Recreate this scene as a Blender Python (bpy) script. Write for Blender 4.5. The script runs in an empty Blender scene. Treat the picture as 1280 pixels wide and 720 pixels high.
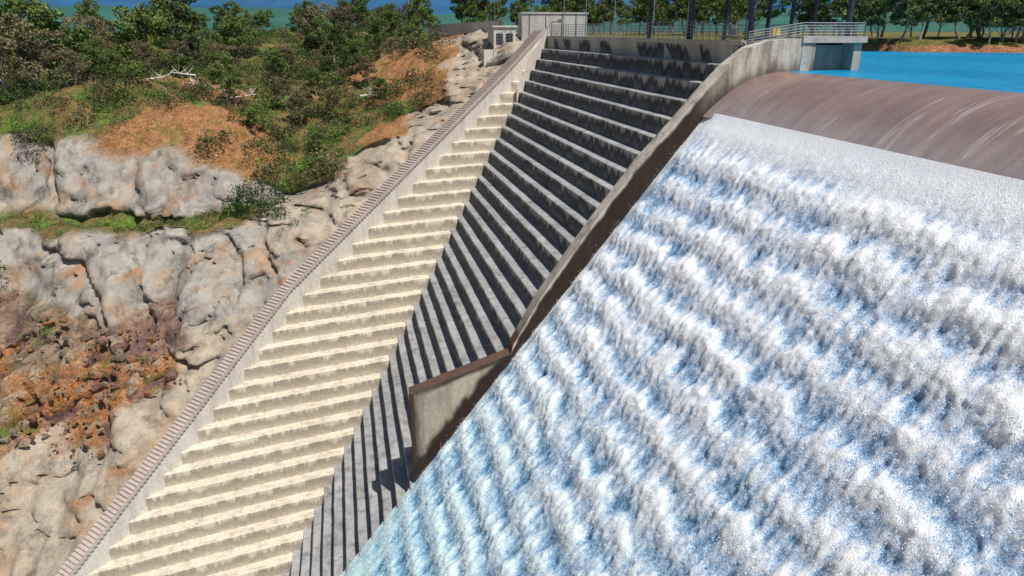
import bpy, math, numpy as np
from mathutils import Vector, noise as mn
rng=np.random.default_rng(7)
S=bpy.context.scene
# ------------------------------------------------------------------ helpers
def link(o): S.collection.objects.link(o); return o
def mesh_np(name,V,F,mats,col=None,fcol=None,smooth=False,mi=None,parent=None):
    V=np.asarray(V,dtype=np.float32); F=np.asarray(F,dtype=np.int32)
    me=bpy.data.meshes.new(name)
    me.vertices.add(len(V)); me.vertices.foreach_set('co',V.ravel())
    k=F.shape[1]
    me.loops.add(F.size); me.loops.foreach_set('vertex_index',F.ravel())
    me.polygons.add(len(F)); me.polygons.foreach_set('loop_start',np.arange(0,F.size,k,dtype=np.int32))
    try: me.polygons.foreach_set('loop_total',np.full(len(F),k,dtype=np.int32))
    except Exception: pass
    for m in (mats if isinstance(mats,(list,tuple)) else [mats]): me.materials.append(m)
    if mi is not None: me.polygons.foreach_set('material_index',np.asarray(mi,dtype=np.int32))
    me.polygons.foreach_set('use_smooth',np.full(len(F),smooth))
    me.update(calc_edges=True)
    if col is not None:
        c=np.ones((len(V),4),dtype=np.float32); col=np.asarray(col)
        c[:,:col.shape[1]]=col
        a=me.color_attributes.new('Col','FLOAT_COLOR','POINT'); a.data.foreach_set('color',c.ravel())
    me.validate()
    o=bpy.data.objects.new(name,me); link(o)
    if parent: o.parent=parent
    return o
class MB:
    def __init__(s): s.v=[];s.f=[];s.m=[]
    def quad(s,a,b,c,d,m=0):
        n=len(s.v); s.v+= [a,b,c,d]; s.f.append((n,n+1,n+2,n+3)); s.m.append(m)
    def box(s,x0,x1,y0,y1,z0,z1,m=0):
        p=[(x0,y0,z0),(x1,y0,z0),(x1,y1,z0),(x0,y1,z0),(x0,y0,z1),(x1,y0,z1),(x1,y1,z1),(x0,y1,z1)]
        n=len(s.v); s.v+=p
        for f in [(0,3,2,1),(4,5,6,7),(0,1,5,4),(1,2,6,5),(2,3,7,6),(3,0,4,7)]:
            s.f.append(tuple(n+i for i in f)); s.m.append(m)
    def tube(s,p,q,r0,r1,m=0,n=7):
        p=Vector(p);q=Vector(q);d=(q-p).normalized()
        a=d.orthogonal().normalized(); b=d.cross(a); k=len(s.v)
        for c,r in((p,r0),(q,r1)):
            for i in range(n):
                t=2*math.pi*i/n; s.v.append(tuple(c+a*(r*math.cos(t))+b*(r*math.sin(t))))
        for i in range(n):
            j=(i+1)%n; s.f.append((k+i,k+j,k+n+j,k+n+i)); s.m.append(m)
    def obj(s,name,mats,parent=None,smooth=False):
        return mesh_np(name,s.v,s.f,mats,mi=s.m,parent=parent,smooth=smooth)
def empty(name):
    o=bpy.data.objects.new(name,None); return link(o)
def sm(a,b,x):
    t=np.clip((x-a)/(b-a),0,1); return t*t*(3-2*t)
def fftn(n0,n1,d0,d1,l0,l1,seed):
    r=np.random.default_rng(seed).standard_normal((n0,n1))
    k0=np.fft.fftfreq(n0,d0)[:,None]; k1=np.fft.fftfreq(n1,d1)[None,:]
    f=np.fft.ifft2(np.fft.fft2(r)*np.exp(-2*(np.pi**2)*((k0*l0*.45)**2+(k1*l1*.45)**2))).real
    return f/f.std()
# ------------------------------------------------------------------ materials
def newmat(name):
    m=bpy.data.materials.new(name); m.use_nodes=True
    nt=m.node_tree; b=nt.nodes['Principled BSDF']; return m,nt,b
def N(nt,t,**k):
    n=nt.nodes.new(t)
    for a,v in k.items(): setattr(n,a,v)
    return n
def noise(nt,scale,detail=5,rough=.6,vec=None):
    n=N(nt,'ShaderNodeTexNoise'); n.inputs['Scale'].default_value=scale
    n.inputs['Detail'].default_value=detail; n.inputs['Roughness'].default_value=rough
    if vec: nt.links.new(vec,n.inputs['Vector'])
    return n.outputs['Fac']
def mapping(nt,sc):
    tc=N(nt,'ShaderNodeTexCoord'); mp=N(nt,'ShaderNodeMapping'); mp.inputs['Scale'].default_value=sc
    nt.links.new(tc.outputs['Object'],mp.inputs['Vector']); return mp.outputs['Vector']
def ramp(nt,fac,stops):
    r=N(nt,'ShaderNodeValToRGB'); e=r.color_ramp.elements
    while len(e)<len(stops): e.new(.5)
    for i,(p,c) in enumerate(stops):
        e[i].position=p; e[i].color=(c,c,c,1) if isinstance(c,(int,float)) else (*c,1)
    nt.links.new(fac,r.inputs['Fac']); return r.outputs['Color']
def mix(nt,fac,a,b,mode='MIX'):
    m=N(nt,'ShaderNodeMix',data_type='RGBA',blend_type=mode)
    for inp,v in((m.inputs[0],fac),(m.inputs[6],a),(m.inputs[7],b)):
        if hasattr(v,'is_output'): nt.links.new(v,inp)
        elif isinstance(v,(int,float)): inp.default_value=v
        else: inp.default_value=(*v,1)
    return m.outputs[2]
def math_(nt,op,a,b=0.,c=0.):
    n=N(nt,'ShaderNodeMath',operation=op)
    for i,v in enumerate((a,b,c)):
        if hasattr(v,'is_output'): nt.links.new(v,n.inputs[i])
        else: n.inputs[i].default_value=v
    return n.outputs[0]
def bump(nt,b,h,strength,dist):
    n=N(nt,'ShaderNodeBump'); n.inputs['Strength'].default_value=strength; n.inputs['Distance'].default_value=dist
    nt.links.new(h,n.inputs['Height']); nt.links.new(n.outputs['Normal'],b.inputs['Normal'])
def concrete(name,base,dark,streak=.6,blotch=.5,vcol=False,steps=None):
    m,nt,b=newmat(name)
    v=mapping(nt,(1,1,1)); vs=mapping(nt,(.75,.75,.10))
    f1=ramp(nt,noise(nt,1.0,5,.7,vs),[(.47,0.),(.70,streak)])
    f2=ramp(nt,noise(nt,.16,4,.6,v),[(.4,0.),(.7,blotch)])
    f3=ramp(nt,noise(nt,2.5,4,.7,v),[(.3,.8),(.7,1.12)])
    if vcol:
        at=N(nt,'ShaderNodeAttribute',attribute_name='Col'); base=at.outputs['Color']
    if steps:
        # grime on every riser; on the dam face also painted riser shade
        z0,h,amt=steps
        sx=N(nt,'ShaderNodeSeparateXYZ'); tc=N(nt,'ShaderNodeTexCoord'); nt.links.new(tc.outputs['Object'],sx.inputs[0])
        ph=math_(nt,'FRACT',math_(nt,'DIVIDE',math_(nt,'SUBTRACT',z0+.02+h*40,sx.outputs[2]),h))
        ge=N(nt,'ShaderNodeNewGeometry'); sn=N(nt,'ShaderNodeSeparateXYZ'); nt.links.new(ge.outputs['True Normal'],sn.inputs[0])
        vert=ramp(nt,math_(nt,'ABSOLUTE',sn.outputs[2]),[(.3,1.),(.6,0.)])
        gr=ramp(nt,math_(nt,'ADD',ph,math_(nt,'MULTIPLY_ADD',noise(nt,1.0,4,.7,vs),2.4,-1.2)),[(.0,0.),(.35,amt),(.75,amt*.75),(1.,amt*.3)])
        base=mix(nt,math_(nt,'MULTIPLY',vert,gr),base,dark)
    c=mix(nt,f1,base,dark); c=mix(nt,f2,c,dark); c=mix(nt,1.,c,f3,'MULTIPLY')
    nt.links.new(c,b.inputs['Base Color']); b.inputs['Roughness'].default_value=.85; b.inputs['Specular IOR Level'].default_value=.3
    bump(nt,b,noise(nt,5,3,.7,v),.5,.06)
    return m
def simple(name,col,rough=.6,metal=0,var=.25,sc=3.):
    m,nt,b=newmat(name); v=mapping(nt,(1,1,1))
    f=ramp(nt,noise(nt,sc,3,.6,v),[(.3,1-var),(.7,1+var)])
    nt.links.new(mix(nt,1.,col,f,'MULTIPLY'),b.inputs['Base Color'])
    b.inputs['Roughness'].default_value=rough; b.inputs['Metallic'].default_value=metal; return m
H=1.85
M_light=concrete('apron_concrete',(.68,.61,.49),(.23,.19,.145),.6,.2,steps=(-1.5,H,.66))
M_dark=concrete('shaded_face_concrete',(.37,.365,.36),(.030,.032,.038),.6,.35,steps=(-1.4,H,.96))  # darkened base and near-black risers carry the steps' shade in the colour
M_cap=concrete('coping_concrete',(.50,.42,.37),(.25,.19,.15),.3,.25)
M_wallin=concrete('wall_concrete',(.66,.61,.54),(.3,.25,.2),.4,.2)
M_train=concrete('training_wall_concrete',(.4,.4,.4),(.05,.035,.025),.75,.25,vcol=True)
M_crest=concrete('crest_concrete',(.47,.45,.40),(.18,.16,.13),.5,.35)
M_steel=simple('painted_steel',(.03,.045,.07),.45,.2)
M_galv=simple('galvanised_steel',(.22,.25,.28),.45,.5)
M_dark2=simple('dark_recess',(.02,.02,.02),.8)
M_bark=simple('bark',(.27,.23,.19),.9,0,.4,2)
M_dead=simple('dead_wood',(.6,.56,.5),.9,0,.2,2)
def leafmat(name,a,b_,c_):
    m,nt,b=newmat(name)
    oi=N(nt,'ShaderNodeObjectInfo'); v=mapping(nt,(1,1,1))
    c=ramp(nt,noise(nt,.45,3,.7,v),[(.3,a),(.52,b_),(.72,c_)])
    hs=N(nt,'ShaderNodeHueSaturation')
    mr=N(nt,'ShaderNodeMapRange'); mr.inputs[3].default_value=.65; mr.inputs[4].default_value=1.45
    nt.links.new(oi.outputs['Random'],mr.inputs[0]); nt.links.new(mr.outputs[0],hs.inputs['Value'])
    nt.links.new(c,hs.inputs['Color']); nt.links.new(hs.outputs['Color'],b.inputs['Base Color'])
    b.inputs['Roughness'].default_value=.6; b.inputs['Specular IOR Level'].default_value=.25
    return m
M_leaf=leafmat('gum_leaves',(.035,.065,.018),(.08,.125,.028),(.17,.185,.05))
M_leaf2=leafmat('olive_leaves',(.065,.06,.032),(.14,.125,.06),(.24,.19,.11))
m,nt,b=newmat('shrub_leaves')
at=N(nt,'ShaderNodeAttribute',attribute_name='Col'); nt.links.new(at.outputs['Color'],b.inputs['Base Color'])
b.inputs['Roughness'].default_value=.65; b.inputs['Specular IOR Level'].default_value=.2; M_shrub=m
# terrain : alpha of Col = sprayed-concrete / smooth rock amount
m,nt,b=newmat('hillside_rock_and_soil')
v=mapping(nt,(1,1,1)); vs=mapping(nt,(.5,.5,.10))
at=N(nt,'ShaderNodeAttribute',attribute_name='Col'); shot=at.outputs['Alpha']; inv=math_(nt,'SUBTRACT',1.,shot)
c0=at.outputs['Color']
rough=mix(nt,1.,c0,ramp(nt,noise(nt,.8,6,.72,v),[(.3,.5),(.7,1.4)]),'MULTIPLY')
rough=mix(nt,1.,rough,ramp(nt,noise(nt,3.2,4,.7,v),[(.3,.6),(.7,1.35)]),'MULTIPLY')
smo=mix(nt,1.,c0,ramp(nt,noise(nt,.35,5,.7,v),[(.3,.66),(.7,1.2)]),'MULTIPLY')
smo=mix(nt,ramp(nt,noise(nt,.16,6,.7,v),[(.5,0.),(.64,.7)]),smo,(.38,.235,.125))
smo=mix(nt,ramp(nt,noise(nt,.6,6,.78,vs),[(.50,0.),(.66,.85)]),smo,(.09,.08,.07))
smo=mix(nt,ramp(nt,noise(nt,.25,5,.7,vs),[(.52,0.),(.68,.6)]),smo,(.16,.145,.13))
c=mix(nt,shot,rough,smo)
nt.links.new(c,b.inputs['Base Color']); b.inputs['Roughness'].default_value=.95; b.inputs['Specular IOR Level'].default_value=.2
hh=math_(nt,'MULTIPLY',noise(nt,1.1,6,.72,v),math_(nt,'MULTIPLY_ADD',inv,1.,.5))
bump(nt,b,hh,.9,.6); M_ground=m
# foam water : R = foam, G = depth down the face
m,nt,b=newmat('white_water')
at=N(nt,'ShaderNodeAttribute',attribute_name='Col'); sp=N(nt,'ShaderNodeSeparateColor'); nt.links.new(at.outputs['Color'],sp.inputs[0])
v=mapping(nt,(.8,1.2,.8))
f=math_(nt,'ADD',sp.outputs[0],math_(nt,'MULTIPLY_ADD',noise(nt,2.8,7,.92,v),1.9,-.95))
f=math_(nt,'ADD',f,math_(nt,'MULTIPLY_ADD',noise(nt,13.,3,.9,v),1.7,-.85))
c=ramp(nt,f,[(.0,(.05,.17,.31)),(.22,(.21,.39,.61)),(.44,(.58,.73,.92)),(.63,(.97,.98,1.))])
c=mix(nt,sp.outputs[1],c,mix(nt,1.,c,(.62,.95,.93),'MULTIPLY'))
nt.links.new(c,b.inputs['Base Color']); b.inputs['Roughness'].default_value=.6; b.inputs['Specular IOR Level'].default_value=.3
bump(nt,b,noise(nt,9.,3,.85,v),1.,.09); M_foam=m
M_drop=simple('spray',(.96,.98,1.),.4,0,.03)
m,nt,b=newmat('thin_water_over_crest')
v=mapping(nt,(.05,1.3,.1)); v2=mapping(nt,(1,1,1)); v3=mapping(nt,(.05,.7,.05))
sx=N(nt,'ShaderNodeSeparateXYZ'); tc=N(nt,'ShaderNodeTexCoord'); nt.links.new(tc.outputs['Object'],sx.inputs[0])
mr=N(nt,'ShaderNodeMapRange'); mr.inputs[1].default_value=34.; mr.inputs[2].default_value=43.1
nt.links.new(sx.outputs[0],mr.inputs[0])
c=ramp(nt,mr.outputs[0],[(0.,(.34,.29,.29)),(.3,(.25,.18,.165)),(.8,(.235,.15,.12)),(.96,(.19,.15,.14)),(1.,(.06,.20,.32))])
c=mix(nt,1.,c,ramp(nt,noise(nt,1.,6,.75,v),[(.3,.84),(.7,1.16)]),'MULTIPLY')
c=mix(nt,ramp(nt,noise(nt,1.,3,.6,v3),[(.62,0.),(.65,.22),(.665,0.)]),c,(.85,.83,.83))
c=mix(nt,1.,c,ramp(nt,noise(nt,.3,4,.6,v2),[(.3,.85),(.7,1.15)]),'MULTIPLY')
nt.links.new(c,b.inputs['Base Color']); b.inputs['Roughness'].default_value=.3; b.inputs['Specular IOR Level'].default_value=.4
bump(nt,b,noise(nt,2.2,5,.75,v2),.35,.1); M_crestw=m
m,nt,b=newmat('reservoir_water')
v=mapping(nt,(1,.5,1))
c=ramp(nt,noise(nt,.05,5,.6,v),[(.3,(.0,.17,.36)),(.7,(.01,.25,.45))])
c=mix(nt,1.,c,ramp(nt,noise(nt,1.1,5,.8,v),[(.35,.75),(.68,1.35)]),'MULTIPLY')
nt.links.new(c,b.inputs['Base Color']); b.inputs['Roughness'].default_value=.35; b.inputs['Specular IOR Level'].default_value=.15
bump(nt,b,noise(nt,1.2,5,.75,v),1.,.2); M_res=m
# ------------------------------------------------------------------ design lines
C0=40.5
c11,s11=math.cos(math.radians(11)),math.sin(math.radians(11))
E=np.array([c11,s11]); Nn=np.array([-s11,c11])
def s_of_z(z): return (z+161.3)/1.232
def apron_z(x,y): return 1.232*(-s11*x+c11*y)-161.3
WZ=[-90,-75,-60.3,-36.4,-7.9,-1.0]; WX=[-64,-50,-36.2,-11,28.8,37.5]; WY=[47.5,62,76.5,101.2,132.5,139.5]
def wallpos(z): return np.array([np.interp(z,WZ,WX),np.interp(z,WZ,WY)])
# ------------------------------------------------------------------ stepped apron (sunlit)
mb=MB()
z=-1.5
while z>-86:
    s=s_of_z(z); zl=z-H; run=H/1.232
    ef=float(E@wallpos(z))+1.1; eb=float(E@wallpos(min(z+H,-1.)))+1.1
    Xr=C0+.8*z+3.0; e1=(Xr-Nn[0]*s)/E[0]
    n=max(2,int((e1-ef)/2.5)); es=np.linspace(ef,e1,n+1); eg=np.linspace(eb,e1,n+1)
    P=lambda e,s_,z_:(E[0]*e+Nn[0]*s_,E[1]*e+Nn[1]*s_,z_)
    js=[rng.uniform(-.04,.04) for _ in es]; jz=[rng.uniform(-.03,.03) for _ in es]
    for i in range(n):
        a,b_=es[i],es[i+1]
        c=.09
        mb.quad(P(a,s+js[i]+c,z+jz[i]),P(b_,s+js[i+1]+c,z+jz[i+1]),P(eg[i+1],s+run+.1,z),P(eg[i],s+run+.1,z))
        mb.quad(P(a,s+js[i],z-c+jz[i]),P(b_,s+js[i+1],z-c+jz[i+1]),P(b_,s+js[i+1]+c,z+jz[i+1]),P(a,s+js[i]+c,z+jz[i]))
        mb.quad(P(a,s,zl-.1),P(b_,s,zl-.1),P(b_,s+js[i+1],z-c+jz[i+1]),P(a,s+js[i],z-c+jz[i]))
    z-=H
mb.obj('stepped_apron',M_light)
# ------------------------------------------------------------------ stepped dam face (dark)
mb=MB(); z=-1.4; k=0
while z>-86:
    X=C0+.8*z; zl=z-H; s=s_of_z(z)
    y1=(s-Nn[0]*X)/Nn[1]+3.5; y0=65.2
    if z<-45: y0=62.5
    n=max(2,int((y1-y0)/2.5)); ys=np.linspace(y0,y1,n+1); run=.8*H
    js=[rng.uniform(-.04,.04) for _ in ys]; jz=[rng.uniform(-.03,.03) for _ in ys]; c=.08
    for i in range(n):
        a,b_=ys[i],ys[i+1]
        if k>0: mb.quad((X+c+js[i],a,z+jz[i]),(X+run+.1,a,z),(X+run+.1,b_,z),(X+c+js[i+1],b_,z+jz[i+1]))
        mb.quad((X+js[i],a,z-c+jz[i]),(X+c+js[i],a,z+jz[i]),(X+c+js[i+1],b_,z+jz[i+1]),(X+js[i+1],b_,z-c+jz[i+1]))
        mb.quad((X,a,zl-.1),(X+js[i],a,z-c+jz[i]),(X+js[i+1],b_,z-c+jz[i+1]),(X,b_,zl-.1))
    z-=H; k+=1
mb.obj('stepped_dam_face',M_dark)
# ------------------------------------------------------------------ side wall with stepped coping
mb=MB(); dz=.30; z=-88.
while z<-1.5:
    p=wallpos(z); q=wallpos(z+dz); t=(q-p)/np.linalg.norm(q-p); r=np.array([t[1],-t[0]])
    zt_=z+1.5; W=1.9
    a=p; b_=q; ai=p+r*W; bi=q+r*W; o=r*.25
    mb.quad((*a,zt_),(*ai,zt_),(*bi,zt_),(*b_,zt_),0)
    mb.quad((*a,zt_-dz-.02),(*ai,zt_-dz-.02),(*ai,zt_),(*a,zt_),0)
    mb.quad((*ai,zt_-.7),(*bi,zt_-.7),(*bi,zt_),(*ai,zt_),0)
    mb.quad((*a,zt_-9),(*b_,zt_-9),(*b_,zt_),(*a,zt_),1)
    mb.quad((*(ai-o),zt_-7),(*(bi-o),zt_-7),(*(bi-o),zt_-.4),(*(ai-o),zt_-.4),1)
    z+=dz
mb.obj('abutment_side_wall',[M_cap,M_wallin])
mb=MB()
for (za,zb) in [(-11.5,-.6)]:
    def vp(z,off):
        X=C0+.8*z; s=s_of_z(z); return np.array([X-off,(s-Nn[0]*X)/Nn[1]-off*.2])
    n=12
    for i in range(n):
        z0=za+(zb-za)*i/n; z1=za+(zb-za)*(i+1)/n
        w0=.3+1.6*(i/n); w1=.3+1.6*((i+1)/n)
        a,b_=vp(z0,0),vp(z1,0); ai,bi=vp(z0,-0)-[0,w0*1.0],vp(z1,0)-[0,w1*1.0]
        h=1.6
        mb.quad((*a,z0+h),(*ai,z0+h),(*bi,z1+h),(*b_,z1+h))
        mb.quad((*ai,z0-2),(*bi,z1-2),(*bi,z1+h),(*ai,z0+h))
        mb.quad((*a,z0-2),(*b_,z1-2),(*b_,z1+h),(*a,z0+h))
        if i==0: mb.quad((*a,z0-2),(*ai,z0-2),(*ai,z0+h),(*a,z0+h))
mb.obj('abutment_ramp_wall',M_wallin)
# ------------------------------------------------------------------ training wall
def ogee(x):
    d=np.clip(43.-x,0,None); return -3.8-3.6*(d/8.3)**2.2
TX=[-2,4.4,15,15.2,18,23.5,28.2,31.5,34.5,36.5,38.7,41,43,46]
TZ=[0,-34.9,-31.5,-30.6,-25.6,-18.0,-12.0,-8.5,-5.1,-3.1,-1.5,-.9,-.75,-.75]
xs=np.unique(np.concatenate([np.arange(4.4,46.01,.3),[15,15.21]]))
V=[];F=[];Cc=[]
rows=24
beige=np.array([.58,.53,.44]); brown=np.array([.030,.017,.012]); tan=np.array([.46,.40,.31])
for x in xs:
    zt_=np.interp(x,TX,TZ); zp=(x-C0)/.8 if x<34.7 else ogee(x)
    zb=zp-1.5
    if zb>zt_-1: zb=zt_-1
    for j in range(rows):
        z=zt_+(zb-zt_)*j/(rows-1); d=zt_-z
        nz=mn.noise(Vector((x*.6,0,z*.6)))*.5+mn.noise(Vector((x*1.9,5,z*.15)))*.5
        if x<15.1:
            wet=max(float(sm(2.6,1.5,z-zp+nz*1.2)), float(sm(.6,.35,d))*.9, float(sm(5.2,4.8,x+nz*.2))*.95, .05+.6*nz)
            cc_=tan*(1-wet)+brown*wet
        else:
            k_=sm(33,38,x)
            wet=sm(.1,.6,d+nz*.5)*(1-k_)+sm(1.3,.2,z-zp+nz)*.7*k_
            cc_=beige*(1-wet)+brown*wet
        Cc.append(cc_); V.append((x,64.4,z))
n=len(xs)
for i in range(n-1):
    for j in range(rows-1):
        a=i*rows+j; F.append((a,a+1,a+rows+1,a+rows))
o1=len(V)
for x in xs:
    zt_=np.interp(x,TX,TZ)
    top=beige*(1. if x>26 else 1.-.035*(26-x)) if x>16 else brown*4
    for y,z in((64.4,zt_),(66.0,zt_),(66.0,zt_-14 if x<16 else zt_-7)):
        V.append((x,y,z)); Cc.append(top)
for i in range(n-1):
    for j in range(2):
        a=o1+i*3+j; F.append((a,a+3,a+4,a+1))
o2=len(V)
V+=[(4.4,64.4,-34.9),(4.4,66.0,-34.9),(4.4,66.0,-49),(4.4,64.4,-49)]; Cc+=[brown*1.5]*4; F.append((o2,o2+1,o2+2,o2+3))
mesh_np('training_wall',V,F,M_train,col=Cc)
# ------------------------------------------------------------------ crest roadway and pier
mb=MB()
mb.box(39.38,51.,66.3,147.,-6,-1.4)
mb.box(39.2,39.75,67,139,-1.4,-.95)
mb.obj('dam_crest_roadway',M_crest)
pier=empty('crest_pier')
mb=MB()
mb.box(44.2,51.4,64.2,73,-1.15,-.55)
mb.box(50.3,51.2,64.6,72,-8,-1.153)
mb.box(44.3,45.3,64.35,72,-8,-1.153)
mb.box(45.3,50.3,69,70,-8,-1.153)
mb.obj('pier_concrete',M_crest,pier)
mb=MB(); mb.box(45.35,50.25,67.0,67.18,-7,-1.2); mb.obj('opening_shade_panel',M_dark2,pier)  # black panel painting the shade inside the pier opening
def rail(name,pts,h,nr,sp,mat,r=.035):
    mb=MB()
    for p,q in zip(pts[:-1],pts[1:]):
        p=Vector(p);q=Vector(q);L=(q-p).length;n=max(1,int(L/sp))
        for i in range(n+1):
            c=p.lerp(q,i/n); mb.tube(c,c+Vector((0,0,h)),r*1.3,r*1.3,n=5)
        for k in range(nr):
            dzv=Vector((0,0,h*(k+1)/nr)); mb.tube(p+dzv,q+dzv,r,r,n=5)
    return mb.obj(name,mat)
rail('handrail',[(39.6,66.5,-1.4),(44.3,64.6,-.55),(51.2,64.6,-.55),(51.2,73,-.55)],1.25,5,1.1,M_galv,.045)
rail('crest_fence',[(39.6,67,-.95),(39.6,139,-.95)],1.9,5,1.5,M_galv,.035)
rail('crest_fence',[(50.8,74,-1.4),(50.8,146,-1.4)],2.0,3,2.0,M_galv,.04)
rail('crest_fence',[(36.9,148.5,-1.4),(30.5,142.5,-2.8)],2.2,4,1.4,M_galv,.05)
g=empty('steel_gantry')
mb=MB()
cols=[(41,82,.36),(41.6,70,.36),(50,90,.26),(50,80,.26),(50,75.3,.22),(50,71.2,.2),(50.9,66.8,.3),(41,94,.25)]
for x,y,r in cols: mb.tube((x,y,-1.4),(x,y,7.6),r,r,n=12); mb.box(x-.5,x+.5,y-.5,y+.5,-1.4,-1.15)
mb.obj('columns',M_steel,g)
mb=MB()
for y in (66.8,70,75.3,82,90,94): mb.box(40.5,51.4,y-.12,y+.12,7.2,7.7)
for x in (41.2,46,50.4): mb.box(x-.1,x+.1,66,95,7.7,8.0)
mb.obj('roof_beams',M_steel,g)
mb=MB(); mb.box(40,52,65.6,95.4,8.003,8.1); mb.obj('roof_sheet',M_galv,g)
def sign(x,y,z,col):
    mb=MB(); mb.tube((x,y,z),(x,y,z+1.6),.04,.04,n=6); mb.box(x-.4,x+.4,y-.07,y-.04,z+.9,z+1.6); mb.obj('safety_sign',col)
M_sign=simple('sign_paint',(.6,.42,.05),.5)
sign(44.2,69,-1.4,M_sign); sign(43.2,76,-1.4,M_wallin)
def lamp(x,y,z,h):
    mb=MB(); mb.tube((x,y,z),(x,y,z+h),.12,.07,n=8); mb.tube((x,y,z+h),(x+1.6,y,z+h+.3),.06,.05,n=6)
    mb.box(x+1.3,x+2.1,y-.15,y+.15,z+h+.22,z+h+.36); mb.box(x-.25,x+.25,y-.25,y+.25,z,z+.1)
    mb.obj('street_lamp',M_galv)
for x,y in((45,146),(49,128),(49.5,112),(44,170),(40,190),(49.5,100),(47,138)): lamp(x,y,-1.4 if y<150 else -1.8,9)
bd=empty('abutment_building')
mb=MB(); mb.box(37,51,149,152,-2.5,3.2); mb.box(36.8,51.2,148.8,152.2,3.2,3.5); mb.obj('walls',M_crest,bd)
mb=MB()
for x in(38.5,42,45.5,48.5): mb.box(x,x+.12,148.9,148.99,-1.4,3.1)
mb.obj('joints',M_dark2,bd)
bh=empty('control_hut')
mb=MB(); mb.box(30.5,35,146,152,-6,.6); mb.box(30.2,35.3,145.7,152.3,.6,.9); mb.box(28,36,143.5,145.2,-7.5,-3.6); mb.obj('walls',M_wallin,bh)
mb=MB(); mb.box(31,32.4,145.9,145.99,-2.6,-.6); mb.box(33,34.4,145.9,145.99,-2.6,-.6); mb.box(32.4,34.4,143.4,143.49,-6.6,-4.2); mb.obj('windows',M_dark2,bh)
mb=MB()
for i in range(14):
    y0=152+i*6; x0=33-i*.35
    mb.quad((x0,y0,-4),(x0-.35,y0+6,-4),(x0-.35,y0+6,1.9-i*.03),(x0,y0,1.9-i*.03)); mb.quad((x0,y0,1.9-i*.03),(x0-.35,y0+6,1.9-i*.03),(x0+.1,y0+6,1.9-i*.03),(x0+.45,y0,1.9-i*.03))
    mb.quad((x0+.45,y0,-4),(x0+.1,y0+6,-4),(x0+.1,y0+6,1.9-i*.03),(x0+.45,y0,1.9-i*.03))
mb.obj('road_retaining_wall',M_wallin)
# ------------------------------------------------------------------ ground
CP=np.array([(-44.7,80.2,-62),(-47.4,91,-55),(-31.4,85.5,-54),(-49.6,100.7,-48.3),(-27.7,96.7,-45.2),(-52.7,112.9,-41),(-22.7,103,-39.8),
(-54.5,122.2,-30),(-42,119,-30),(-29.8,116.4,-30),(-20,114,-30.4),(-13.6,110.5,-31.5),(-57.8,131.5,-29.4),(-44,128,-29.3),(-31.5,125.4,-29.2),(-21,121.5,-29.6),(-59.2,139,-18.3),(-48,136.5,-18.2),(-38.6,134.7,-18.3),(-29,131,-20.5),
(-19.5,129.3,-23),(-4.8,119,-26.5),(6.4,124.5,-19.8),(15.7,130.5,-15.3),(26.2,156.6,-3.5),(26.8,141.7,-7.7),(-4.7,141,-20.5),(-4.5,172,-10.6),
(-41.4,184.7,-12.5),(-66.5,162.4,-15.8),(-89,224,-10.6),(-64,297,-3),(-5.4,252,-2),(21.5,190,-4.2),(30,134.5,-8.5),(37,141,-2.5),(-50,64,-76),(-37,79,-61),(-24,91,-48.5),(-11.5,103.5,-36.5),
(9,119,-22.5),(-120,60,-74),(-120,100,-52),(-125,135,-30),(-130,146,-19),(-60,0,-82),(-120,0,-82),(0,0,-90),(0,50,-90),(-130,200,-14),(-130,290,-5),(40,220,-2.6),(60,290,-3),(20,165,-4),
(-58,115,-39.5),(-40,108.5,-39.5),(-30,107,-39)],float)
def U(r2): return .5*r2*np.log(np.maximum(r2,1e-9))
n=len(CP); K=U(((CP[:,None,:2]-CP[None,:,:2])**2).sum(-1))+np.eye(n)*.3
A=np.zeros((n+3,n+3)); A[:n,:n]=K; A[:n,n]=1; A[:n,n+1:]=CP[:,:2]; A[n,:n]=1; A[n+1:,:n]=CP[:,:2].T
sol=np.linalg.solve(A,np.concatenate([CP[:,2],[0,0,0]]))
def tps(x,y):
    x=np.clip(x,-130,60); y=np.clip(y,0,290); out=sol[n]+sol[n+1]*x+sol[n+2]*y
    for i in range(n): out=out+sol[i]*U((x-CP[i,0])**2+(y-CP[i,1])**2)
    return out
SX=[45,52,70,95,105,120,200,400,3000]; SY=[149,152,168,152,117,109,100,90,90]
def ground_z(x,y):
    x=np.asarray(x,float); y=np.asarray(y,float)
    z=tps(x,y); z=np.minimum(z,1)
    w=sm(260,360,y); z=z*(1-w)+(-3.2)*w
    d=y-np.interp(x,SX,SY)
    zr=np.where(d>0,-3.8+2.4*(1-np.exp(-np.clip(d,0,None)/4.)),-3.8+np.clip(d,-12,0)*.6)
    wr=sm(32,44,x); z=z*(1-wr)+zr*wr
    yw=np.interp(x,WX,WY); front=(x>-64)&(y<yw+.6)&(x<40)
    z=np.where(front,np.minimum(z,apron_z(x,y)-3.5),z)
    z=np.where((x<=-64)&(y<60),np.minimum(z,-76),z)
    z=np.where((x>34)&(x<56)&(y<147),-40,z)
    return z
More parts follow.
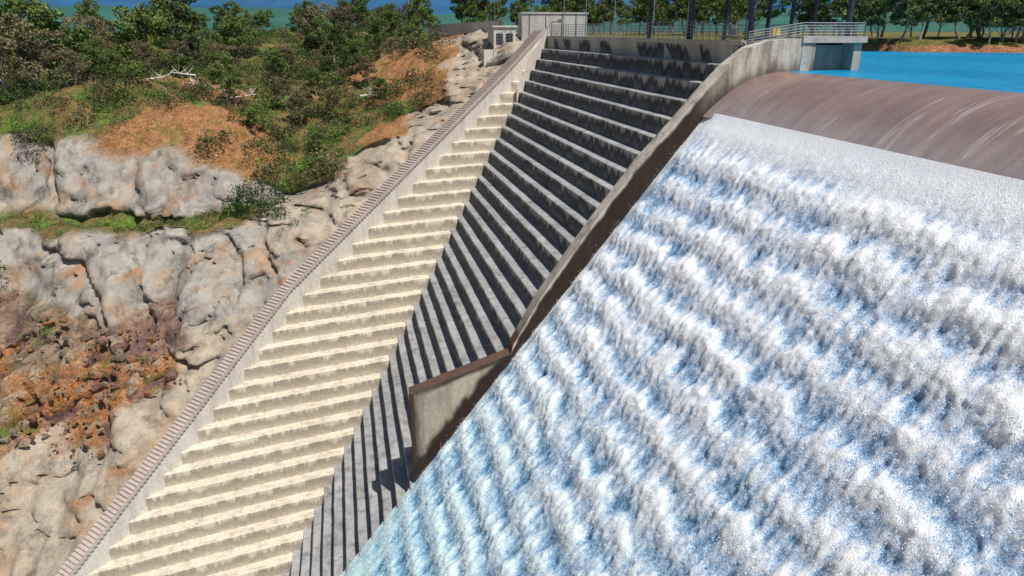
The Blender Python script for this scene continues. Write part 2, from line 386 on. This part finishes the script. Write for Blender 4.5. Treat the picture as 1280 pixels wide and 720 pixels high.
L=[((-57,135,-22),0),((-35,131,-22),0),((-46,134,-22),0),((-57,133,-27),0),((-45,130,-27),0),((-33,128,-27),0),((-20,127,-25.5),0),((-27,126,-26),0),((-54,118,-34),0),((-30,112,-34),0),((-14,110,-33),0),((-22,107,-36),0),((-60,120,-33),0),((-44,116,-35),0),((-36,110,-37),0),
((-54,121.5,-31),0),((-40,118,-31),0),((-30,115.5,-31),0),((-20,113,-31),0),
((-53,112,-41),2),((-49,101,-48),1),((-36,100,-46),1),((-31,101.5,-42.5),2),((-44,107,-42.5),2),((-40,97,-49),1),((-57,104,-46),1),((-45,93,-53.5),3),((-44,80,-62),3),((-31,86,-54),3),((-27,93,-48),3),((-20,98,-43),3),((-55,85,-60),3),((-40,88,-55),3),((-38,94,-50.5),1),((-52,96,-51),1),((-30,97,-45.5),1),((-47,95.5,-51.5),1),
((-4.8,119,-26.5),3),((6.4,124.5,-20),3),((15.7,130.5,-15.3),3),((26,140,-8),3),((-10,114,-31),3),((27,152,-3),3),((28,160,-3),3),
((-57.8,128,-29.4),4),((-31.5,122,-29.4),4),((-45,124.5,-29.4),4),((-22,119,-29.5),4),((-38,123,-29.4),4),((-51,126,-29.4),4),
((-59,147,-17.),4),((-39,142,-17),4),((-33,137,-19),5),((-22,139,-20),5),((-17,131,-22.5),5),((-8,128,-24),4),((-4.7,141,-20.5),4),((8,133,-19),5),((18,145,-12),5),((23,160,-5),5),((14,152,-10),5),((-4.5,172,-10.6),4),((-41,165,-15),4),((-28,154,-17),5),((-66,162,-16),4),((-50,143,-17.3),4),((-12,150,-17),4),((0,135,-21),4),((6,143,-17),4),((-34,148,-17),4),((12,165,-8),5),((0,158,-14),4),
((-41,185,-12.5),4),((-89,224,-12),4),((-60,290,-6),4),((0,240,-4),4),((21,190,-4.2),5),((10,205,-4.5),4),((-20,200,-8),4),((-95,150,-18),4),((60,200,-2.5),4),((110,160,-2),4),((200,150,-2),4)]
LP=np.array([l[0] for l in L],float); LL=np.array([l[1] for l in L])
PAL=np.array([(.37,.34,.295),(.44,.175,.065),(.25,.15,.115),(.45,.385,.30),(.14,.135,.045),(.36,.175,.075)])
def labels(x,y,z,j=None):
    P=np.stack([x,y,z],-1)
    if j is not None: P=P+j
    d2=((P[:,None,:]-LP[None])**2*np.array([.7,1,1.8])).sum(-1)
    dn=d2.min(1,keepdims=True); w=np.exp(-(np.sqrt(d2)-np.sqrt(dn))/.4)
    W=np.zeros((len(P),6))
    for k in range(6): W[:,k]=w[:,LL==k].sum(1)
    return W/W.sum(1,keepdims=True)
def grow(a,b,s0,f):
    r=[a]; s=s0
    while abs(r[-1]-a)<abs(b-a): r.append(r[-1]+math.copysign(s,b-a)); s*=f
    return r[1:]
gx=np.array(sorted(grow(-78,-4000,2,1.12))+list(np.arange(-78,42,.6))+grow(42,170,1.5,1.0)+grow(171,4000,4,1.15))
gy=np.array(sorted(grow(58,-600,3,1.15))+list(np.arange(58,150,.45))+list(np.arange(150,172,.8))+grow(172,330,2.2,1.0)+grow(331,6000,6,1.13))
gx=np.unique(gx); gy=np.unique(gy)
GX,GY=np.meshgrid(gx,gy,indexing='ij'); X=GX.ravel(); Y=GY.ravel()
Z=ground_z(X,Y)
def vn(P,s,o=0):
    return np.array([mn.noise(Vector((a*s+o,b_*s-o,c*s+o*.3))) for a,b_,c in P])
P=np.stack([X,Y,Z],-1)
n1=vn(P,.12); n2=vn(P,.33,7); n3=vn(P,.9,3)
Pf=P*np.array([1,.6,.22]); f1=vn(Pf,.11,20); f2=vn(Pf,.27,30); f3=vn(P*np.array([1,1,.6]),.6,41); f4=vn(P,.17,55)
amp=np.where(X>40,.15,1.)*np.where(Y>330,.6,1.)
jt=np.stack([n1*3+n2*3,n2*2.2+n1*2,n1*1.8+n3*1.2],-1)
W=labels(X,Y,Z,jt)
veg=W[:,4]+W[:,5]; shot=W[:,0]+W[:,3]*.8+W[:,2]*.25; rock=1-veg
nw=np.interp(X,WX,WY); front=(X>-64)&(Y<nw+.6)&(X<40); near=np.clip((Y-nw-.6)/5.,0,1)
Z2=Z+amp*(n1*(.5+1.1*veg)+n2*(.3*rock+.9*veg)+ rock*(1-shot)*(n3*.9+n2*1.1)+veg*n3*.25)
# folds and gullies of the rock faces pushed horizontally out of the slope
crease=-np.clip(.10-np.abs(f1),0,.10)*20-np.clip(.06-np.abs(f4),0,.06)*22
fold=rock*(f1*4.2+crease+f2*2.0+f3*.9+(1-shot)*np.abs(n3)*1.6)
DX=-.3*fold; DY=-fold
Z2=np.where(front,Z,np.where((X<40)&(Y<200),Z+(Z2-Z)*near,Z2))
loc=np.where(front|(X>38)|(Y>200)|(X<-110),0,near)
Z2=np.where((X>38)&(Z<-3.85),Z,Z2); Z2=np.where((X>34)&(X<56)&(Y<147),-40,Z2)
Z2=np.where((X>-30)&(X<34)&(Y>170)&(Y<330),np.minimum(Z2,-.5),Z2)
col=W@PAL
g=np.clip(n2*1.6+n1*1.0+.18,0,1)[:,None]*veg[:,None]
orange=np.array([.37,.185,.08]); gk=g*(.35+.65*W[:,[5]])
col=col*(1-gk)+orange*gk
gg=np.clip(-n2*1.8-n1*.8+n3*.5-.0,0,.9)[:,None]*veg[:,None]*(1-.6*W[:,[5]]); col=col*(1-gg)+np.array([.135,.205,.035])*gg
rc=(W[:,1]+W[:,2])[:,None]; t=np.clip(n3*2.2+n2*.8,0,1)[:,None]*rc; col=col*(1-t)+np.array([.38,.30,.21])*t
t=np.clip(-n3*2+n1*1.2-.15,0,1)[:,None]*rc; col=col*(1-t)+np.array([.13,.15,.045])*t
t=np.clip(-n2*2.5-.35,0,1)[:,None]*rc; col=col*(1-t)+np.array([.16,.10,.09])*t
t=(np.clip(n2*2.+n3*1.2-.75,0,.8)*(W[:,0]+W[:,3]))[:,None]; col=col*(1-t)+np.array([.38,.18,.08])*t
bank=((X>55)&(Z<-2.6))[:,None]; col=np.where(bank,np.array([.36,.16,.08]),col)
far=sm(300,900,Y)[:,None]; col=col*(1-far)+np.array([.05,.10,.04])*far
nx,ny=len(gx),len(gy)
idx=np.arange(nx*ny).reshape(nx,ny)
F=np.stack([idx[:-1,:-1].ravel(),idx[1:,:-1].ravel(),idx[1:,1:].ravel(),idx[:-1,1:].ravel()],-1)
mesh_np('ground',np.stack([X+DX*loc,Y+DY*loc,Z2],-1),F,M_ground,col=np.concatenate([col,shot[:,None]],1),smooth=True)
Z2g=Z2.reshape(nx,ny)
def gz1(x,y):
    i=np.clip(np.searchsorted(gx,x)-1,0,nx-2); j=np.clip(np.searchsorted(gy,y)-1,0,ny-2)
    z=Z2g; fx=(x-gx[i])/(gx[i+1]-gx[i]); fy=(y-gy[j])/(gy[j+1]-gy[j])
    return (z[i,j]*(1-fx)+z[i+1,j]*fx)*(1-fy)+(z[i,j+1]*(1-fx)+z[i+1,j+1]*fx)*fy
def hills(name,R,h0,hmin,seed,colr,a0,a1):
    V=[];F=[];n=200
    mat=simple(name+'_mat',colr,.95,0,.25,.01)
    for i in range(n+1):
        a=math.radians(a0+(a1-a0)*i/n)
        hh=hmin+h0*(.5+.6*(mn.noise(Vector((a*5+seed,seed,0)))+.4*mn.noise(Vector((a*17+seed,3,0)))))
        for rr,zz in((R*.8,-5),(R*.9,max(hh*.5,2)),(R,max(hh,4)),(R*1.15,-5)):
            V.append((math.sin(a)*rr,math.cos(a)*rr,zz+2*mn.noise(Vector((a*60,zz,seed)))))
    for i in range(n):
        for j in range(3):
            q=i*4+j; F.append((q,q+1,q+5,q+4))
    mesh_np(name,V,F,mat,smooth=True)
hills('sky_stand_in_ridge',3600,60,165,3.3,(.01,.08,.18),-70,95)  # deep blue ridge added to stand in for the sky
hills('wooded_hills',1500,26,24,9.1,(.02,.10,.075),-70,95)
# ------------------------------------------------------------------ reservoir
mb=MB(); mb.quad((43.0,-400,-3.8),(2500,-400,-3.8),(2500,420,-3.8),(43.0,420,-3.8))
mb.obj('reservoir',M_res)
# ------------------------------------------------------------------ crest water sheet
xs=np.linspace(43.,34.2,45); ys=np.arange(-60,64.5,.35)
XX,YY=np.meshgrid(xs,ys,indexing='ij'); nz=fftn(len(xs),len(ys),.2,.35,2.5,.8,5)
ZZ=ogee(XX)+nz*.02*sm(43,41,XX)
ix=np.arange(XX.size).reshape(XX.shape)
F=np.stack([ix[:-1,:-1].ravel(),ix[:-1,1:].ravel(),ix[1:,1:].ravel(),ix[1:,:-1].ravel()],-1)
mesh_np('spillway_crest_water',np.stack([XX.ravel(),YY.ravel(),ZZ.ravel()],-1),F,M_crestw,smooth=True)
# ------------------------------------------------------------------ cascading water
dv=.13; dy=.13
vs_=np.arange(0,98,dv); ys=np.arange(-5,64.6,dy)
VV,YY=np.meshgrid(vs_,ys,indexing='ij'); a,b_=VV.shape
q=math.hypot(.8,1); tx,tz=-.8/q,-1/q; nx_,nz_=-1/q,.8/q
big=fftn(a,b_,dv,dy,7,5,1); m1=fftn(a,b_,dv,dy,2.6,1.6,2); m2=fftn(a,b_,dv,dy,1.1,.7,3); m3=fftn(a,b_,dv,dy,.6,.4,4); m4=fftn(a,b_,dv,dy,.3,.22,8)
s1=fftn(a,b_,dv,dy,7.,.6,21); s2=fftn(a,b_,dv,dy,2.6,.3,22)
per=3.2
ph=((VV+m1*.15+m2*.10+s1*.06+big*.14)/per)%1.
st=np.where(ph<.45,sm(0,.45,ph),1-sm(.45,1.,ph))
bandv=.65+.35*np.clip(.5+big*.5+m1*.2,0,1)
grow_=sm(0,6,VV)
edge=sm(64.5,61.5,YY)
tri=sm(54,59,YY+(VV-62)*.18)*sm(46,56,VV)
calm=1-.65*tri
disp=.12+grow_*(.3+calm*(st*bandv*.36+m1*.022+m2*.03+m3*.032+m4*.028+s1*.022+s2*.022))
disp=disp*(.12+.88*edge)-.25*(1-edge)
x0=34.6;z0=float(ogee(34.6))+.03
PX=x0+tx*VV+nx_*disp; PZ=z0+tz*VV+nz_*disp
dep=VV/90.
foam=.63+grow_*(st-.5)*.42*calm*bandv+grow_*(m1*.04+m2*.05+m3*.05+m4*.04+s1*.06+s2*.06)-dep*.31+big*.045+.16*(1-sm(0,7,VV))
foam=foam+tri*.30+.12*sm(62,64.5,YY)*sm(10,20,VV)
foam=np.clip(foam,0,1.1)
ix=np.arange(VV.size).reshape(VV.shape)
F=np.stack([ix[:-1,:-1].ravel(),ix[:-1,1:].ravel(),ix[1:,1:].ravel(),ix[1:,:-1].ravel()],-1)
cc=np.stack([foam.ravel(),sm(.15,.8,dep).ravel(),0*foam.ravel()],-1)
mesh_np('cascading_water',np.stack([PX.ravel(),YY.ravel(),PZ.ravel()],-1),F,M_foam,col=cc,smooth=True)
def leafquads(Cn,size,seed=0,flat=0.):
    r=np.random.default_rng(seed); n=len(Cn)
    u=r.normal(size=(n,3)); u/=np.linalg.norm(u,axis=1,keepdims=True)
    w=r.normal(size=(n,3)); w[:,2]*=(1-flat); v=np.cross(u,w); v/=np.linalg.norm(v,axis=1,keepdims=True)
    s=np.asarray(size).reshape(-1,1); V=np.empty((n,4,3))
    V[:,0]=Cn-u*s; V[:,1]=Cn-v*s*.55; V[:,2]=Cn+u*s; V[:,3]=Cn+v*s*.55
    return V.reshape(-1,3),np.arange(n*4).reshape(n,4)
nd=460000
ii=rng.integers(5,a,nd); jj=rng.integers(int(18/dy),b_-4,nd)
pr=.12+.6*st[ii,jj]+.15*np.clip(m2[ii,jj]+m1[ii,jj]*.6,0,1.5)
keep=rng.random(nd)<pr*(.35+.65*sm(-5,40,ys[jj])); ii=ii[keep]; jj=jj[keep]
off=rng.exponential(.12,len(ii))*grow_[ii,jj]
Pd=np.stack([PX[ii,jj]+nx_*off,ys[jj]+rng.uniform(-.1,.1,len(ii)),PZ[ii,jj]+nz_*off],-1)
Vd,Fd=leafquads(Pd,rng.uniform(.018,.045,len(ii)),3)
mesh_np('spray',Vd,Fd,M_drop)
# ------------------------------------------------------------------ trees
def make_tree(seed,h,spread,nl,leaf,base=.35,mats=None,dens=130):
    r=np.random.default_rng(seed); mb=MB(); cl=[]
    pts=[Vector((0,0,-.5))]; cur=Vector((0,0,0)); nseg=5
    for i in range(nseg):
        cur=cur+Vector((r.normal()*h*.03,r.normal()*h*.03,h*.78/nseg)); pts.append(cur.copy())
    R=h*.022
    for i in range(nseg): mb.tube(pts[i],pts[i+1],R*(1-i/nseg*.7),R*(1-(i+1)/nseg*.7),0,8)
    for k in range(nl):
        f=base+(1-base)*k/nl; i=min(nseg-1,int(f*nseg)); p=pts[i].lerp(pts[i+1],f*nseg-i)
        an=k*2.4+r.uniform(-.5,.5); L=spread*(1.05-.5*f)*r.uniform(.7,1.15)
        mid=p+Vector((math.cos(an)*L*.5,math.sin(an)*L*.5,L*.35)); end=p+Vector((math.cos(an)*L,math.sin(an)*L,L*r.uniform(.5,.95)))
        mb.tube(p,mid,R*.38,R*.24,0,6); mb.tube(mid,end,R*.24,R*.08,0,5); cl.append((end,r.uniform(.8,1.2)))
        for _ in range(2):
            e2=mid+Vector((r.normal(),r.normal(),r.uniform(.3,1.2)))*L*.35; mb.tube(mid,e2,R*.15,R*.05,0,4); cl.append((e2,r.uniform(.6,.95)))
    cl.append((pts[-1]+Vector((0,0,h*.08)),1.1))
    C=[]
    for c,s in cl:
        m=int(dens*s*s); q=r.normal(size=(m,3)); q/=np.linalg.norm(q,axis=1,keepdims=True)
        rad=spread*.27*s*r.uniform(.35,1.,m)**.6
        q=q*rad[:,None]*np.array([1,1,.7]); C.append(q+np.array(c))
    C=np.concatenate(C); V,F=leafquads(C,r.uniform(leaf*.6,leaf*1.2,len(C)),seed)
    nv=len(mb.v); V=np.concatenate([np.array(mb.v),V]); F=np.concatenate([np.array(mb.f),F+nv]); mi=np.concatenate([np.zeros(len(mb.f)),np.ones(len(C))])
    o=mesh_np('gum_tree',V,F,mats or [M_bark,M_leaf],mi=mi); me=o.data; bpy.data.objects.remove(o); return me
TM=[make_tree(1,16,5.6,12,.32,.25,None,145),make_tree(2,14,5.8,11,.30,.22,[M_bark,M_leaf2],130),make_tree(3,17,5.,13,.32,.3,None,145),make_tree(4,12,5.4,10,.32,.18,None,145),make_tree(5,15,5.8,12,.30,.22,[M_bark,M_leaf2],130)]
def tree(x,y,s,k=None,nm='gum_tree'):
    k=int(rng.integers(len(TM))) if k is None else k
    o=bpy.data.objects.new(nm,TM[k]); link(o); o.location=(x,y,float(gz1(x,y))-.2)
    o.scale=(s*rng.uniform(.9,1.1),s*rng.uniform(.9,1.1),s*rng.uniform(.9,1.1)); o.rotation_euler=(0,0,rng.uniform(0,6.28))
for x,y,s,k in[(-67,150,.9,1),(-59,151,1.05,4),(-53,155,.9,1),(-72,158,1.1,1),(-64,180,1.5,0),(-72,192,1.2,2),(-58,186,1.2,3),(-46,200,1.4,3),(-40,207,1.3,0),(-84,178,1.,4),(-78,165,1.1,4),(-45,153,.5,0),(-41,149,.4,3),
 (-50,178,.7,4),(-30,160,.45,3),(-25,175,.6,1),(-14,165,.55,2),(-5,158,.5,3),(4,168,.5,0),(-36,152,.45,4),(-47,148,.5,1),(-20,148,.42,0),(-8,146,.5,4),(8,150,.38,3),(0,182,.65,2),(10,180,.6,0),(-16,140,.42,3),(2,190,.7,3),(14,195,.7,2),(18,178,.5,0),
 (-11,153,.5,1),(-2,149,.42,4),(-24,166,.5,0),(-33,172,.6,4),(-12,176,.55,1),(6,160,.45,1),(12,170,.4,4),(-5,136,.35,0)]:
    tree(x,y,s,k)
for i in range(46):
    y=rng.uniform(205,330); x=-y*.34+rng.uniform(0,1)*(y*.46); tree(x,y,rng.uniform(.55,1.))
for i in range(8):
    y=rng.uniform(220,330); x=-y*.42+rng.uniform(0,1)*(y*.1); tree(x,y,rng.uniform(.4,.6))
for i in range(46):
    x=rng.uniform(45,150); y=rng.uniform(225,330)
    if y-np.interp(x,SX,SY)>5: tree(x,y,rng.uniform(.8,1.2),int(rng.choice([0,2,3])))
for i in range(90):
    x=rng.uniform(96,240); y=np.interp(x,SX,SY)+rng.uniform(3,40); tree(x,y,rng.uniform(.6,1.),int(rng.choice([0,2,3,3])))
def shrubmass(name,P,R,cols,nleaf,leaf,seed):
    r=np.random.default_rng(seed); Cs=[];Sz=[];Co=[]
    for p,rad,c in zip(P,R,cols):
        m=int(nleaf*max(.3,rad)**1.6); q=r.normal(size=(m,3)); q/=np.linalg.norm(q,axis=1,keepdims=True); q[:,2]=np.abs(q[:,2])*1.15
        lump=1+.3*np.sin(q[:,0]*4+p[0])*np.cos(q[:,1]*4+p[1])
        q=q*(rad*r.uniform(.4,1,m)**.5*lump)[:,None]; Cs.append(q+p); Sz.append(r.uniform(.6,1.2,m)*leaf*(.7+.3*rad))
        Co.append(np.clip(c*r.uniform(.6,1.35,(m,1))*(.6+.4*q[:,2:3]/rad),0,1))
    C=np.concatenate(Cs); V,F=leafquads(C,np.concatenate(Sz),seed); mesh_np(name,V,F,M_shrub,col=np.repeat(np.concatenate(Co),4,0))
n=8000; sx_=rng.uniform(-115,30,n); sy_=118+rng.uniform(0,1,n)**1.5*190
szz=np.array([gz1(x,y) for x,y in zip(sx_,sy_)]); Wl=labels(sx_,sy_,szz)
ok=(rng.random(n)<(Wl[:,4]*.75+Wl[:,5]*.28))&(sy_>np.interp(sx_,WX,WY)+4)&~((sx_>24)&(sy_>140))
cl=np.array([mn.noise(Vector((x*.07,y*.07,1))) for x,y in zip(sx_,sy_)]); ok&=(cl+rng.uniform(-.25,.45,n)>.0)
sx_,sy_,szz=sx_[ok],sy_[ok],szz[ok]
R=rng.uniform(.4,1.,len(sx_))**2.2*2.6+.35; R=np.where((szz<-27),R*.35,R)
pal=np.array([(.035,.065,.018),(.075,.12,.03),(.14,.20,.04),(.16,.14,.06),(.23,.15,.09),(.06,.07,.035)])
cs=pal[rng.choice(6,len(sx_),p=[.24,.25,.16,.14,.08,.13])]
shrubmass('shrubs',np.stack([sx_,sy_,szz],-1),R,cs,70,.145,11)
ex=[(-54,114,1.6),(-52.5,116,1.3),(-44,106,.9),(-45.5,105,.7),(-16,119,2.8),(-13,117,2.0),(-19,121,2.3),(-11,116,1.5),(-7,116,1.0),(-30,99,.7),(-26,101,.6),(-37,102,.5),(-55,99,.7),(-48,107,.5),(-9,113,1.),(-33,94,.5),(-12,121,2.2),(-17,123,2.6),(-35,98,.5),(-50,95,.5),(-42,100,.6)]
Pe=np.array([(x,y,gz1(x,y+2.)) for x,y,_ in ex]); shrubmass('bush',Pe,[e[2] for e in ex],pal[[1,1,2,2,0,0,0,1,1,2,1,2,1,2,1,2,0,0,2,1,2]],130,.14,12)
for i,(x,y) in enumerate([(-27,152),(-22,151),(-19,153),(-30,156),(6,150),(-33,149)]):
    mb=MB(); z=gz1(x,y)+1.2; an=rng.uniform(0,3)
    d=Vector((math.cos(an),math.sin(an)*.5,.12))*2.4
    mb.tube(Vector((x,y,z))-d,Vector((x,y,z))+d,.2,.08,0,6)
    for k in range(5):
        p=Vector((x,y,z))+d*rng.uniform(-.3,.8); mb.tube(p,p+Vector((rng.normal(),rng.normal()*.5,1.2))*1.1,.09,.03,0,5)
    mb.obj('fallen_log',M_dead)
Vb=[];Fb=[];Cb=[]
import bmesh
for i in range(900):
    x=rng.uniform(-66,-18); y=rng.uniform(88,110)
    if y<np.interp(x,WX,WY)+5: continue
    z=gz1(x,y)
    lw=labels(np.array([x]),np.array([y]),np.array([z]))[0]
    if lw[1]+lw[2]<.4: continue
    r=rng.choice([.12,.2,.3,.55,1.1],p=[.4,.3,.18,.08,.04])*rng.uniform(.8,1.3); z-=r*.25
    bm=bmesh.new(); bmesh.ops.create_icosphere(bm,subdivisions=1,radius=r)
    s=rng.uniform(.5,1.4,3); base=len(Vb); c=np.array([(.40,.17,.07),(.28,.16,.12),(.36,.28,.2),(.40,.20,.1)][rng.integers(4)])*rng.uniform(.6,1.1)
    for v_ in bm.verts:
        k=rng.uniform(.6,1.25); Vb.append((x+v_.co.x*s[0]*k,y+v_.co.y*s[1]*k-1.,z+v_.co.z*s[2]*k)); Cb.append((*c,.2))
    for f_ in bm.faces: Fb.append(tuple(base+v_.index for v_ in f_.verts))
    bm.free()
mesh_np('scattered_rocks',Vb,Fb,M_ground,col=Cb)
# ------------------------------------------------------------------ light, sky, camera
sd=Vector((.24,-.43,.87)).normalized()
sun=bpy.data.lights.new('sun','SUN'); sun.energy=5.; sun.angle=math.radians(.5); sun.color=(1,.965,.91)
so=bpy.data.objects.new('sun',sun); link(so); so.rotation_euler=sd.to_track_quat('Z','Y').to_euler()
w=bpy.data.worlds.new('World'); S.world=w; w.use_nodes=True; nt=w.node_tree
sk=nt.nodes.new('ShaderNodeTexSky'); sk.sky_type='NISHITA'; sk.sun_disc=False
sk.sun_elevation=math.asin(sd.z); sk.sun_rotation=math.atan2(sd.x,sd.y)
bg=nt.nodes['Background']; bg.inputs[1].default_value=.07; nt.links.new(sk.outputs[0],bg.inputs[0])
cam=bpy.data.cameras.new('camera'); co=bpy.data.objects.new('camera',cam); link(co)
cam.sensor_width=36; cam.lens=24.75; cam.clip_end=20000; cam.clip_start=.1
co.location=(0,0,0); co.rotation_euler=(math.radians(90-20.1),0,math.radians(-13.2))
S.camera=co
S.view_settings.view_transform='Standard'; S.view_settings.look='None'; S.view_settings.exposure=0
